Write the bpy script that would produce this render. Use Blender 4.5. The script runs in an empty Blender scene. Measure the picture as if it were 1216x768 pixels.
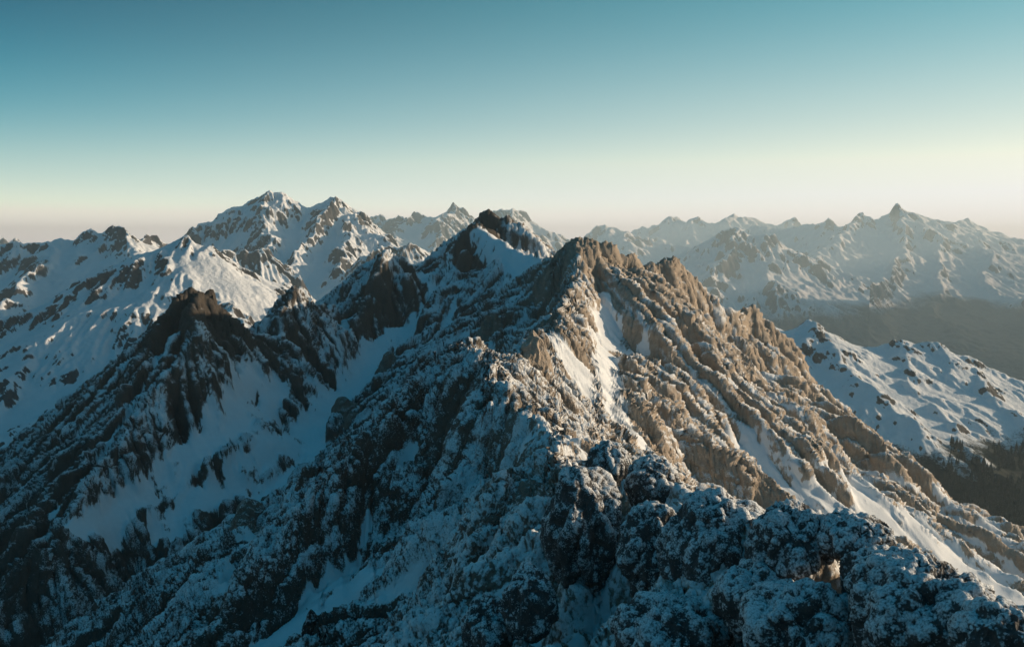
import bpy, math, random, time
import numpy as np
T0 = time.time()
f32 = np.float32
SC = bpy.context.scene
COL = SC.collection

# ------------------------------------------------------------------ camera model
W, H, F, HOR = 1216.0, 768.0, 1053.0, 288.0
PITCH = math.atan((H/2-HOR)/F)
CP, SP = math.cos(PITCH), math.sin(PITCH)

def P(px, py, Y):
    """world point seen at photo pixel (px,py), standing Y metres ahead"""
    u = (px-W/2)/F; v = -(py-H/2)/F
    s = Y/(CP+v*SP)
    return (u*s, Y, (-SP+v*CP)*s)

SUN_AZ, SUN_EL = math.radians(84), math.radians(10.5)   # azimuth clockwise from +Y

# ------------------------------------------------------------------ noise
_r = np.random.RandomState(7)
PERM = np.concatenate([_r.permutation(256)]*3).astype(np.int32)
_a = _r.rand(256)*2*np.pi
GX, GY = np.cos(_a).astype(f32), np.sin(_a).astype(f32)
_g = _r.randn(256, 3); _g /= np.linalg.norm(_g, axis=1)[:, None]
G3 = _g.astype(f32)
RND = _r.rand(256, 3).astype(f32)

def perlin2(x, y, seed=0):
    x = np.asarray(x, f32)+f32(seed*17.31); y = np.asarray(y, f32)+f32(seed*9.77)
    xf = np.floor(x); yf = np.floor(y)
    xi = xf.astype(np.int32) & 255; yi = yf.astype(np.int32) & 255
    x = x-xf; y = y-yf
    u = x*x*x*(x*(x*6-15)+10); v = y*y*y*(y*(y*6-15)+10)
    a = PERM[xi]; b = PERM[xi+1]
    h = PERM[a+yi]; n00 = GX[h]*x+GY[h]*y
    h = PERM[b+yi]; n10 = GX[h]*(x-1)+GY[h]*y
    h = PERM[a+yi+1]; n01 = GX[h]*x+GY[h]*(y-1)
    h = PERM[b+yi+1]; n11 = GX[h]*(x-1)+GY[h]*(y-1)
    r0 = n00+u*(n10-n00); r1 = n01+u*(n11-n01)
    return (r0+v*(r1-r0))*f32(1.45)

def perlin3(x, y, z, seed=0):
    x = np.asarray(x, f32)+f32(seed*17.31); y = np.asarray(y, f32)+f32(seed*9.77); z = np.asarray(z, f32)+f32(seed*5.13)
    xf, yf, zf = np.floor(x), np.floor(y), np.floor(z)
    xi = xf.astype(np.int32) & 255; yi = yf.astype(np.int32) & 255; zi = zf.astype(np.int32) & 255
    x = x-xf; y = y-yf; z = z-zf
    u = x*x*(3-2*x); v = y*y*(3-2*y); w = z*z*(3-2*z)
    out = 0
    for i in (0, 1):
        a = PERM[xi+i]; wu = u if i else 1-u
        for j in (0, 1):
            b = PERM[a+yi+j]; wv = wu*(v if j else 1-v)
            for k in (0, 1):
                h = PERM[b+zi+k]; g = G3[h]
                out = out+wv*(w if k else 1-w)*(g[:, 0]*(x-i)+g[:, 1]*(y-j)+g[:, 2]*(z-k))
    return out*f32(1.5)

def worley3(x, y, z, seed=0):
    x = np.asarray(x, f32)+f32(seed*13.7); y = np.asarray(y, f32)+f32(seed*7.9); z = np.asarray(z, f32)+f32(seed*3.3)
    xf, yf, zf = np.floor(x), np.floor(y), np.floor(z)
    xi = xf.astype(np.int32); yi = yf.astype(np.int32); zi = zf.astype(np.int32)
    x = x-xf; y = y-yf; z = z-zf
    f1 = np.full(x.shape, 9, f32)
    for i in (-1, 0, 1):
        a = PERM[(xi+i) & 255]
        for j in (-1, 0, 1):
            b = PERM[a+((yi+j) & 255)]
            for k in (-1, 0, 1):
                h = PERM[b+((zi+k) & 255)]; q = RND[h]
                d = (q[:, 0]+i-x)**2+(q[:, 1]+j-y)**2+(q[:, 2]+k-z)**2
                np.minimum(f1, d, out=f1)
    return np.sqrt(f1)

def fbm2(x, y, o=4, seed=0, gain=.5, lac=2.03):
    a, s, t = 1.0, 0, 0
    for i in range(o):
        s = s+f32(a)*perlin2(x, y, seed+i); t += a
        x = x*f32(lac); y = y*f32(lac); a *= gain
    return s/f32(t)

def ridged2(x, y, o=4, seed=0, gain=.5, lac=2.03):
    a, s, t, pr = 1.0, 0, 0, 1
    for i in range(o):
        n = 1-np.abs(perlin2(x, y, seed+i)); n = n*n
        s = s+f32(a)*n*pr; t += a; pr = np.clip(n*1.4, 0, 1)
        x = x*f32(lac); y = y*f32(lac); a *= gain
    return s/f32(t)

def ss(a, b, x):
    t = np.clip((x-a)/(b-a), 0, 1)
    return t*t*(3-2*t)

def blur(A, r):
    """three box blurs, radius r cells"""
    r = int(max(1, r)); A = A.astype(np.float64)
    for _ in range(2):
        for ax in (0, 1):
            B = np.moveaxis(A, ax, 0)
            Bp = np.concatenate([np.repeat(B[:1], r+1, 0), B, np.repeat(B[-1:], r, 0)], 0)
            c = np.cumsum(Bp, 0)
            A = np.moveaxis((c[2*r+1:]-c[:-2*r-1])/(2*r+1), 0, ax)
    return A.astype(f32)

# ------------------------------------------------------------------ terrain
def seg_dist(X, Y, p, q):
    dx, dy = q[0]-p[0], q[1]-p[1]
    L = math.hypot(dx, dy)+1e-6
    ux, uy = dx/L, dy/L
    rx, ry = X-f32(p[0]), Y-f32(p[1])
    s = np.clip(rx*f32(ux)+ry*f32(uy), 0, L)
    ex, ey = rx-s*f32(ux), ry-s*f32(uy)
    d = np.sqrt(ex*ex+ey*ey)
    side = rx*f32(uy)-ry*f32(ux)          # >0: right of p->q
    return s, d, side, L

class Ridge:
    """crest polyline of (px,py,Y); steep/low slope left and right of its direction"""
    def __init__(s, pts, sl=1.0, sr=None, low=.6, D=60, jag=0, jw=20, fl=0, fw=25, fD=60, world=False):
        s.p = [P(*q) for q in pts] if not world else pts
        s.sl, s.sr, s.low, s.D = sl, (sl if sr is None else sr), low, D
        s.jag, s.jw, s.fl, s.fw, s.fD = jag, jw, fl, fw, fD

def ridge_height(X, Y, ridges):
    Hh = np.full(X.shape, -1e5, f32)
    for n, R in enumerate(ridges):
        s0 = 0.0
        for p, q in zip(R.p[:-1], R.p[1:]):
            s, d, side, L = seg_dist(X, Y, p, q)
            z = f32(p[2])+(s/f32(L))*f32(q[2]-p[2])
            b = np.clip(side/(d+f32(1e-3))*.5+.5, 0, 1)
            st = R.sl+(R.sr-R.sl)*b
            e = 1-np.exp(-d/f32(R.D))
            h = z-(R.low*d+(st-R.low)*R.D*e)
            # skip costly noise where it cannot win
            m = h > Hh-(R.fl+R.jag)
            if m.any():
                ss_ = s[m]+f32(s0); dd = d[m]; add = 0
                sgn = np.where(side[m] > 0, f32(40), f32(0))
                if R.jag:
                    add = add+R.jag*np.exp(-dd/f32(R.jw*1.5))*(ridged2(ss_/f32(R.jw), ss_*0+n*3.1, 3, 11)-.55)
                if R.fl:
                    wv = perlin2(ss_/f32(R.fw*2.5), dd/f32(R.fw*2.5), 5)*.9
                    q2 = ss_/f32(R.fw)+wv+sgn
                    nz = ridged2(q2, dd/f32(R.fw*4.5)+n, 3, 21)-.45
                    add = add+R.fl*(1-np.exp(-dd/f32(R.fD)))*nz
                hv = h[m]+add
                Hh[m] = np.maximum(Hh[m], hv)
            s0 += L
    return Hh

class Grid:
    def __init__(g, x0, x1, y0, y1, c):
        g.x0, g.y0, g.c = x0, y0, c
        g.nx, g.ny = int((x1-x0)/c)+1, int((y1-y0)/c)+1
        g.X, g.Y = np.meshgrid((x0+np.arange(g.nx)*c).astype(f32), (y0+np.arange(g.ny)*c).astype(f32))
    def uv(g, x, y):
        u = np.clip((x-g.x0)/g.c, 1, g.nx-2.001); v = np.clip((y-g.y0)/g.c, 1, g.ny-2.001)
        return u.astype(f32), v.astype(f32)
    def lin(g, A, x, y):
        u, v = g.uv(x, y); i = u.astype(np.int32); j = v.astype(np.int32); u = u-i; v = v-j
        B = A.ravel(); k = j*g.nx+i
        return (B[k]*(1-u)+B[k+1]*u)*(1-v)+(B[k+g.nx]*(1-u)+B[k+g.nx+1]*u)*v
    def cub(g, A, x, y):
        u, v = g.uv(x, y); i = u.astype(np.int32); j = v.astype(np.int32); u = u-i; v = v-j
        B = A.ravel(); k = j*g.nx+i
        def w4(t):   # cubic B-spline
            t2 = t*t; t3 = t2*t
            return ((1-3*t+3*t2-t3)/6, (4-6*t2+3*t3)/6, (1+3*t+3*t2-3*t3)/6, t3/6)
        wu, wv = w4(u), w4(v)
        out = 0
        for b in range(4):
            row = 0
            for a in range(4):
                row = row+wu[a]*B[k+(b-1)*g.nx+(a-1)]
            out = out+wv[b]*row
        return out

def erode(g, A, n, steps=60, seed=1, er=.3, dep=.3, cap=4.0, inertia=.05, evap=.02, hard=None):
    """droplet erosion, all droplets of a batch in step; heights in cells"""
    rng = np.random.RandomState(seed)
    M = (A/g.c).astype(np.float64).ravel(); nx, ny = g.nx, g.ny
    batch = int(min(20000, max(600, nx*ny//50)))
    for b in range(max(1, n//batch)):
        x = rng.rand(batch)*(nx-3)+1; y = rng.rand(batch)*(ny-3)+1
        dx = np.zeros(batch); dy = np.zeros(batch); vel = np.ones(batch); wat = np.ones(batch); sed = np.zeros(batch)
        for st in range(steps):
            i = x.astype(np.int64); j = y.astype(np.int64); u = x-i; v = y-j; k = j*nx+i
            h00, h10, h01, h11 = M[k], M[k+1], M[k+nx], M[k+nx+1]
            gx = (h10-h00)*(1-v)+(h11-h01)*v; gy = (h01-h00)*(1-u)+(h11-h10)*u
            h = (h00*(1-u)+h10*u)*(1-v)+(h01*(1-u)+h11*u)*v
            dx = dx*inertia-gx*(1-inertia); dy = dy*inertia-gy*(1-inertia)
            l = np.sqrt(dx*dx+dy*dy)+1e-9; dx /= l; dy /= l
            xn = np.clip(x+dx, 1, nx-2.01); yn = np.clip(y+dy, 1, ny-2.01)
            i2 = xn.astype(np.int64); j2 = yn.astype(np.int64); u2 = xn-i2; v2 = yn-j2; k2 = j2*nx+i2
            h2 = (M[k2]*(1-u2)+M[k2+1]*u2)*(1-v2)+(M[k2+nx]*(1-u2)+M[k2+nx+1]*u2)*v2
            dh = h2-h
            c = np.maximum(-dh, .01)*vel*wat*cap
            dpos = np.where(dh > 0, np.minimum(dh, sed), np.maximum(sed-c, 0)*dep)
            ero = np.where((dh <= 0) & (sed < c), np.minimum((c-sed)*er, -dh), 0)
            ch = dpos-ero; sed = sed-ch
            idx = np.concatenate([k, k+1, k+nx, k+nx+1])
            wt = np.concatenate([ch*(1-u)*(1-v), ch*u*(1-v), ch*(1-u)*v, ch*u*v])
            M += np.clip(np.bincount(idx, wt, M.size), -.25, .25)
            vel = np.sqrt(np.maximum(vel*vel-dh*.6, .05)); vel = np.minimum(vel, 4)
            wat *= 1-evap
            x, y = xn, yn
    return (M.reshape(ny, nx)*g.c).astype(f32)

def lic(g, A, noise, steps):
    """smear a noise along the fall line of A: streaks that run downhill"""
    gy, gx = np.gradient(A, g.c); l = np.sqrt(gx*gx+gy*gy)+1e-5
    gx = (gx/l).astype(f32); gy = (gy/l).astype(f32)
    out = noise.copy()
    for sg in (1, -1):
        x, y = g.X.copy(), g.Y.copy()
        for k in range(steps):
            i = np.clip(((x-g.x0)/g.c+.5).astype(np.int32), 0, g.nx-1); j = np.clip(((y-g.y0)/g.c+.5).astype(np.int32), 0, g.ny-1)
            x = x+sg*g.c*1.3*gx[j, i]; y = y+sg*g.c*1.3*gy[j, i]
            out = out+g.lin(noise, x, y)
    out = out-out.mean()
    return out/(out.std()+1e-6)

def polar_cols(Hf, az0, az1, nu, r0, r1, nf, nv, chunk=160, hid=.25, smooth=9):
    """per azimuth column choose nv radii, denser where the ground turns up towards the valley rim"""
    az = np.linspace(az0, az1, nu).astype(f32)
    rr = np.geomspace(r0, r1, nf).astype(f32)
    dens = np.empty((nu, nf), f32)
    for a in range(0, nu, chunk):
        A = az[a:a+chunk, None]
        x = (np.sin(A)*rr[None]).astype(f32); y = (np.cos(A)*rr[None]).astype(f32)
        h = Hf(x.ravel(), y.ravel()).reshape(x.shape)
        dr = np.gradient(rr)[None]; dh = np.gradient(h, axis=1)
        el = h/rr[None]
        vis = el >= np.maximum.accumulate(el, axis=1)-.012
        de = np.abs(np.gradient(el, axis=1))
        dens[a:a+chunk] = (de+.10*np.sqrt(dr*dr+dh*dh)/rr[None])*np.where(vis, 1, hid)
    k = smooth
    c = np.cumsum(np.concatenate([np.repeat(dens[:1], k+1, 0), dens, np.repeat(dens[-1:], k, 0)], 0), 0, dtype=np.float64)
    dens = (c[2*k+1:]-c[:-2*k-1])
    c = np.cumsum(dens, 1); c = (c-c[:, :1])/(c[:, -1:]-c[:, :1])
    R = np.empty((nu, nv), f32); t = np.linspace(0, 1, nv)
    for i in range(nu):
        R[i] = np.interp(t, c[i], rr)
    return az, R

def grid_normals(V):
    du = np.gradient(V, axis=0); dv = np.gradient(V, axis=1)
    n = np.cross(dv, du); n /= np.linalg.norm(n, axis=2)[..., None]+1e-9
    s = np.sign(n[..., 2:3].mean())
    return (n*s).astype(f32)

def mesh_grid(name, V, attrs, mat, smooth=True):
    nu, nv = V.shape[:2]
    me = bpy.data.meshes.new(name)
    me.vertices.add(nu*nv); me.vertices.foreach_set('co', V.astype(f32).ravel())
    i = np.arange(nu*nv, dtype=np.int32).reshape(nu, nv)
    q = np.stack([i[:-1, :-1], i[1:, :-1], i[1:, 1:], i[:-1, 1:]], -1).reshape(-1, 4)
    q = q[:, ::-1]
    nf = len(q)
    me.loops.add(nf*4); me.loops.foreach_set('vertex_index', q.ravel().astype(np.int32))
    me.polygons.add(nf); me.polygons.foreach_set('loop_start', np.arange(0, nf*4, 4, dtype=np.int32))
    me.polygons.foreach_set('loop_total', np.full(nf, 4, np.int32))
    me.polygons.foreach_set('use_smooth', np.full(nf, smooth, bool))
    for k, a in attrs.items():
        at = me.attributes.new(k, 'FLOAT', 'POINT'); at.data.foreach_set('value', a.astype(f32).ravel())
    me.update(calc_edges=True)
    me.materials.append(mat)
    o = bpy.data.objects.new(name, me); COL.objects.link(o)
    return o

def tag(o, label=None, cat=None, group=None, kind=None):
    if label: o['label'] = label
    if cat: o['category'] = cat
    if group: o['group'] = group
    if kind: o['kind'] = kind
    return o

# ------------------------------------------------------------------ materials
def nodes(name):
    m = bpy.data.materials.new(name); m.use_nodes = True
    nt = m.node_tree; nt.nodes.clear()
    return m, nt, nt.nodes, nt.links

def mountain_mat(name, rock_a, rock_b, snow_c, nscale, forest=None, rime=False, gr=1.0):
    m, nt, N, L = nodes(name)
    out = N.new('ShaderNodeOutputMaterial'); b = N.new('ShaderNodeBsdfPrincipled')
    L.new(b.outputs[0], out.inputs[0])
    b.inputs['Roughness'].default_value = .85; b.inputs['Specular IOR Level'].default_value = .15
    geo = N.new('ShaderNodeNewGeometry')
    def noise(sc, det=4, rough=.6):
        n = N.new('ShaderNodeTexNoise'); n.inputs['Scale'].default_value = sc
        n.inputs['Detail'].default_value = det; n.inputs['Roughness'].default_value = rough
        L.new(geo.outputs['Position'], n.inputs['Vector']); return n.outputs['Fac']
    def math_(op, a, b_=None, c=None, clamp=False):
        n = N.new('ShaderNodeMath'); n.operation = op; n.use_clamp = clamp
        for i, v in enumerate((a, b_, c)):
            if v is None: continue
            if isinstance(v, (int, float)): n.inputs[i].default_value = v
            else: L.new(v, n.inputs[i])
        return n.outputs[0]
    def mix(f, a, b_):
        n = N.new('ShaderNodeMix'); n.data_type = 'RGBA'
        L.new(f, n.inputs[0])
        for i, v in ((6, a), (7, b_)):
            if isinstance(v, tuple): n.inputs[i].default_value = (*v, 1)
            else: L.new(v, n.inputs[i])
        return n.outputs[2]
    at = N.new('ShaderNodeAttribute'); at.attribute_name = 'snow'
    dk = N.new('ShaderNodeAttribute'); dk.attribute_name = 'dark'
    rk = mix(math_('MULTIPLY_ADD', noise(nscale*.25, 6, .65), 2.2, -.6, True), rock_a, rock_b)
    # thin mineral streaks
    fine = noise(nscale*2.2, 5, .7)
    rk = mix(math_('MULTIPLY_ADD', fine, 2.4, -.95, True), rk, tuple(c*.45 for c in rock_a))
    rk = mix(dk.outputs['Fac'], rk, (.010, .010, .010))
    sp = noise(nscale*3.2, 3, .75)
    s = math_('ADD', at.outputs['Fac'], math_('MULTIPLY_ADD', sp, 1.1, -.55))
    grain = None
    if rime:
        vo = N.new('ShaderNodeTexVoronoi'); vo.inputs['Scale'].default_value = rime; vo.inputs['Detail'].default_value = 0
        vo.inputs['Roughness'].default_value = .6
        wn = N.new('ShaderNodeVectorMath'); wn.operation = 'MULTIPLY_ADD'; nn_ = N.new('ShaderNodeTexNoise'); nn_.inputs['Scale'].default_value = rime*.8
        L.new(geo.outputs['Position'], nn_.inputs['Vector']); L.new(nn_.outputs['Color'], wn.inputs[0]); wn.inputs[1].default_value = (.5/rime,)*3
        L.new(geo.outputs['Position'], wn.inputs[2]); L.new(wn.outputs[0], vo.inputs['Vector'])
        grain = vo.outputs['Distance']
        fr = math_('MULTIPLY_ADD', at.outputs['Fac'], -1.15, 1.25, True)      # full firn stays smooth
        s = math_('ADD', s, math_('MULTIPLY', math_('MULTIPLY_ADD', grain, -1.5*gr, .78*gr), fr))
    s = math_('MULTIPLY_ADD', s, 2.3, -.72, True)
    sn = mix(noise(nscale*.5, 4, .6), snow_c, tuple(c*.86 for c in snow_c))
    col = mix(s, rk, sn)
    if forest:
        ft = N.new('ShaderNodeAttribute'); ft.attribute_name = 'forest'
        fs = math_('ADD', ft.outputs['Fac'], math_('MULTIPLY_ADD', sp, .9, -.45))
        fs = math_('MULTIPLY_ADD', fs, 3, -1, True)
        col = mix(fs, col, forest)
    L.new(col, b.inputs['Base Color'])
    bp = N.new('ShaderNodeBump'); bp.inputs['Strength'].default_value = .55
    bp.inputs['Distance'].default_value = .6/nscale
    hgt = noise(nscale*1.6, 6, .7)
    if grain: hgt = math_('SUBTRACT', math_('MULTIPLY', hgt, .7), math_('MULTIPLY', grain, math_('MULTIPLY', fr, .9)))
    L.new(hgt, bp.inputs['Height'])
    L.new(bp.outputs[0], b.inputs['Normal'])
    return m

SNOW = (.84, .87, .89)
MAT_MAIN = mountain_mat('frosted_limestone', (.53, .44, .35), (.31, .255, .20), SNOW, .9, rime=1.9, gr=.42)
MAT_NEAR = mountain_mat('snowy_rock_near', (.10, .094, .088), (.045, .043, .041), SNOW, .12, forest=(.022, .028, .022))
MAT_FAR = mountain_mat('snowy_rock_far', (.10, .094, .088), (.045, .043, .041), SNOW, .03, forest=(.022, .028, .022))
MAT_RIME = mountain_mat('rime_rock', (.11, .108, .106), (.045, .044, .043), SNOW, 2.0, rime=4.6, gr=.5)

# ------------------------------------------------------------------ main massif
def project(x, y, z):
    v_ = y*CP-z*SP; w_ = y*SP+z*CP
    return W/2+F*x/v_, H/2-F*w_/v_

gm = Grid(-430, 520, 12, 980, 1.0)

MAIN = [
    # foreground crest, climbing away from the viewer's right
    Ridge([(1500, 900, 30), (1290, 790, 42), (1170, 690, 58), (1060, 640, 70), (960, 612, 78), (860, 596, 92), (800, 600, 108),
           (745, 575, 128), (700, 556, 150), (664, 540, 172), (650, 510, 195), (622, 470, 222), (596, 432, 246), (575, 412, 260), (558, 401, 268)],
          1.05, .95, .7, 40, jag=5, jw=14, fl=9, fw=15, fD=25),
    # spur falling left from the near crest
    Ridge([(558, 401, 268), (530, 430, 262), (470, 480, 250), (410, 545, 232), (340, 625, 215), (250, 745, 190)],
          1.05, 1.05, .75, 40, jag=5, jw=15, fl=9, fw=14, fD=25),
    Ridge([(655, 535, 178), (600, 560, 172), (540, 640, 160), (470, 740, 148)], 1.1, 1.1, .8, 30, jag=4, jw=12, fl=7, fw=12, fD=18),
    # near crest to the pinnacle and the tower
    Ridge([(596, 436, 250), (612, 425, 300), (626, 397, 345), (650, 385, 375), (672, 372, 425), (680, 330, 490), (689, 285, 530)],
          1.0, 1.15, .7, 40, jag=6, jw=18, fl=8, fw=18, fD=30),
    # tower to summit
    Ridge([(690, 280, 530), (682, 286, 545), (672, 294, 560), (655, 311, 600), (630, 300, 650), (605, 290, 690), (567, 264, 735)],
          .95, .9, .65, 60, jag=5, jw=18, fl=8, fw=20, fD=40),
    Ridge([(648, 302, 740), (625, 272, 770), (600, 258, 785), (588, 254, 788), (577, 250, 790), (566, 255, 783), (559, 262, 778), (550, 275, 770), (530, 292, 775), (512, 312, 790), (480, 330, 800)],
          1.0, 1.0, .65, 60, jag=9, jw=22, fl=10, fw=22, fD=40),
    Ridge([(567, 264, 735), (550, 310, 700), (535, 350, 660), (505, 400, 610), (470, 450, 560)], .85, .85, .6, 60, jag=5, jw=20, fl=8, fw=20, fD=30),
    # pinnacle chain on the left
    Ridge([(480, 330, 800), (472, 318, 730), (456, 285, 700), (440, 322, 690), (424, 346, 680), (405, 368, 660), (385, 362, 640), (368, 362, 630), (352, 340, 620), (335, 372, 610), (315, 390, 600),
           (290, 398, 585), (262, 368, 560), (237, 337, 545), (208, 354, 540), (192, 374, 530), (168, 412, 515), (142, 450, 500), (105, 492, 480), (40, 540, 455), (-60, 620, 430)],
          2.3, 2.2, .75, 26, jag=14, jw=17, fl=12, fw=19, fD=25),
    Ridge([(456, 285, 700), (440, 345, 660), (415, 395, 620), (380, 440, 580), (330, 500, 530), (270, 570, 480)], 1.1, 1.2, .7, 40, jag=7, jw=18, fl=9, fw=18, fD=25),
    Ridge([(352, 340, 620), (335, 400, 575), (300, 455, 530), (240, 520, 480), (160, 590, 430)], 1.2, 1.2, .7, 40, jag=7, jw=18, fl=9, fw=18, fD=25),
    Ridge([(385, 362, 640), (372, 400, 600), (345, 450, 560)], 1.3, 1.3, .7, 35, jag=7, jw=16, fl=8, fw=15, fD=20),
    Ridge([(237, 337, 545), (222, 400, 505), (190, 460, 470), (130, 545, 420), (60, 640, 370), (-40, 760, 320)], 1.2, 1.2, .75, 40, jag=7, jw=18, fl=11, fw=17, fD=25),
    Ridge([(192, 374, 530), (160, 450, 480), (100, 540, 430), (20, 640, 380)], 1.2, 1.2, .75, 40, jag=6, jw=18, fl=9, fw=17, fD=25),
    # the sunlit wall: its crest runs right, ribs fall towards the viewer
    Ridge([(690, 280, 530), (702, 281, 533), (714, 287, 535), (724, 297, 537), (735, 303, 540), (748, 300, 545), (760, 316, 550), (775, 308, 555), (794, 299, 560), (812, 320, 565), (832, 346, 572), (868, 366, 580),
           (880, 372, 590), (896, 356, 600), (912, 378, 605), (938, 402, 610), (952, 440, 612), (984, 464, 615), (1008, 496, 615), (1024, 504, 618), (1050, 530, 620),
           (1068, 548, 622), (1084, 555, 625), (1104, 588, 625), (1123, 602, 628), (1140, 612, 630), (1152, 610, 632), (1166, 625, 634), (1194, 632, 640), (1225, 648, 645), (1300, 690, 655)],
          1.3, 2.05, .75, 58, jag=4, jw=15, fl=9, fw=22, fD=20),
    Ridge([(680, 330, 500), (684, 372, 478), (694, 420, 460), (706, 462, 446), (722, 505, 434)], 2.2, 2.2, .8, 22, jag=2.2, jw=26, fl=2.5, fw=10, fD=10),
    Ridge([(740, 318, 538), (752, 360, 522), (750, 410, 508), (748, 470, 492), (760, 525, 478)], 2.3, 2.0, .8, 22, jag=2.2, jw=26, fl=2.5, fw=10, fD=10),
    Ridge([(770, 320, 545), (778, 370, 530), (800, 430, 514), (825, 490, 500), (845, 555, 486)], 2.3, 2.0, .8, 24, jag=2.2, jw=26, fl=2.5, fw=10, fD=10),
    Ridge([(794, 299, 560), (808, 350, 546), (835, 405, 530), (862, 470, 516), (886, 535, 503)], 2.4, 2.1, .8, 26, jag=2.2, jw=26, fl=2.5, fw=12, fD=10),
    Ridge([(832, 346, 572), (852, 390, 558), (872, 440, 545), (896, 505, 530)], 2.2, 2.0, .8, 24, jag=2.2, jw=26, fl=2.5, fw=11, fD=10),
    Ridge([(868, 366, 580), (890, 420, 566), (915, 480, 552), (945, 550, 538)], 2.0, 2.0, .8, 24, jag=2.2, jw=26, fl=2.5, fw=11, fD=10),
    Ridge([(896, 356, 600), (922, 420, 585), (950, 485, 570), (985, 560, 556), (1010, 605, 548)], 2.1, 1.9, .8, 26, jag=2.2, jw=26, fl=2.5, fw=12, fD=10),
    Ridge([(952, 440, 612), (975, 500, 594), (1010, 560, 578), (1040, 610, 566)], 1.9, 1.8, .8, 24, jag=2.2, jw=26, fl=2.5, fw=12, fD=10),
    Ridge([(1008, 496, 615), (1030, 545, 598), (1062, 600, 582), (1085, 630, 574)], 1.9, 1.8, .8, 22, jag=2.2, jw=26, fl=2.5, fw=11, fD=10),
    Ridge([(1068, 548, 622), (1086, 590, 608), (1112, 632, 596)], 1.9, 1.9, .8, 20, jag=2.2, jw=26, fl=2.5, fw=10, fD=10),
    Ridge([(1123, 602, 628), (1138, 632, 616), (1160, 668, 605)], 1.9, 1.9, .8, 20, jag=2.2, jw=26, fl=2.5, fw=10, fD=10),
    Ridge([(1152, 610, 632), (1180, 645, 620), (1205, 675, 610)], 1.9, 1.9, .8, 20, jag=2.2, jw=26, fl=2.5, fw=10, fD=10),
]

def build_main_height():
    g = gm
    wx = g.X+7*perlin2(g.X/45, g.Y/45, 3)+2.2*perlin2(g.X/14, g.Y/14, 4)
    wy = g.Y+7*perlin2(g.X/45, g.Y/45, 6)+2.2*perlin2(g.X/14, g.Y/14, 7)
    A = ridge_height(wx, wy, MAIN)
    A = np.maximum(A, -420)
    # gully of firn between foreground crest and wall is a sheet: keep it from dropping to a pit
    A = A+3.0*fbm2(g.X/30, g.Y/30, 3, 31)
    A = erode(g, A, 120000, 80, 3, er=.25, dep=.25, cap=3.0)
    return A

def raymarch(g, A, px, py, y0=15, y1=970):
    Yv = np.geomspace(y0, y1, 1500)
    u = (px-W/2)/F; v = -(py-H/2)/F
    s = Yv/(CP+v*SP)
    x = u*s; z = (-SP+v*CP)*s
    h = g.lin(A, x.astype(f32), Yv.astype(f32))
    k = np.nonzero(h >= z)[0]
    k = k[0] if len(k) else len(Yv)-1
    return float(x[k]), float(Yv[k]), float(h[k])

# strokes of firn / bare rock, traced over the ground: (list of photo pixels, half-width in metres, strength)
SNOW_STROKES = [
    ([(478, 395), (440, 425), (400, 470), (350, 520), (290, 560), (235, 592), (195, 640)], 7.5, 1.0),
    ([(330, 470), (285, 505), (235, 540), (180, 590)], 7, .9),
    ([(300, 440), (270, 490), (215, 545), (150, 600), (95, 630)], 6, .9),
    ([(716, 352), (720, 376)], 3.2, 1.0),
    ([(720, 376), (718, 410), (722, 450), (735, 490)], 6.5, 1.0),
    ([(740, 500), (775, 540), (815, 575)], 9, 1.0),
    ([(660, 400), (690, 440), (700, 470)], 8, .8),
    ([(590, 415), (610, 405)], 6, .9),
    ([(890, 540), (930, 575), (975, 605), (1030, 630)], 11, 1.0),
    ([(1040, 600), (1090, 635), (1150, 680), (1215, 725)], 17, 1.0),
    ([(640, 500), (680, 535)], 6, 1.0),
    ([(575, 275), (610, 298), (645, 312)], 10, 1.0),
    ([(440, 690), (400, 720), (360, 760)], 6, .9),
    ([(600, 340), (560, 380), (520, 430)], 7, .6),
    ([(530, 300), (540, 340)], 6, .4),
]

CLEFTS = [
    ([(748, 600), (738, 650), (726, 700), (712, 765)], 4.5, 1.0),
    ([(655, 690), (640, 765)], 4, .8),
    ([(905, 690), (880, 765)], 3, .6),
    ([(585, 520), (545, 560), (510, 620)], 7, .8),
    ([(500, 500), (440, 570), (400, 640)], 6, .8),
    ([(420, 500), (350, 590), (290, 680)], 7, .7),
]

def stroke_field(g, A, strokes, wob=12):
    S = np.zeros(A.shape, f32)
    ws = wob; wob = 1+.6*perlin2(g.X/ws, g.Y/ws, 41)+.3*perlin2(g.X/ws*3, g.Y/ws*3, 42)
    for pts, w, k in strokes:
        q = [raymarch(g, A, *p, y0=max(15, g.y0), y1=g.y0+g.c*(g.ny-2)) for p in pts]
        for a, b in zip(q[:-1], q[1:]):
            if math.hypot(a[0]-b[0], a[1]-b[1]) > 150*max(1, g.c/1.5): continue
            _, d, _, _ = seg_dist(g.X, g.Y, a, b)
            S = np.maximum(S, k*ss(1.5, .5, d/(w*np.clip(wob, .3, 2))))
    return S

def rime_disp(p, nn, r, k, seed=70, coarse=1.0, levels=((4.6, .7, .25), (1.6, .42, .6), (.62, .25, 1.1))):
    """chunky rime: swellings along the surface normal; returns displacement and how proud each point stands"""
    disp = 0; cav = 0
    for i, (lam, amp, cw) in enumerate(levels):
        fade = ss(1.5, 4, lam/(r/900))
        if float(np.max(fade)) < .01: continue
        w = worley3(p[:, 0]/lam, p[:, 1]/lam, p[:, 2]/lam*.8, seed+i)
        d = (1-np.minimum(w*1.25, 1.2)**2)-.25
        disp = disp+amp*d*fade*(coarse if i < 2 else 1); cav = cav+d*fade*cw
    return disp*k, cav

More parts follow.
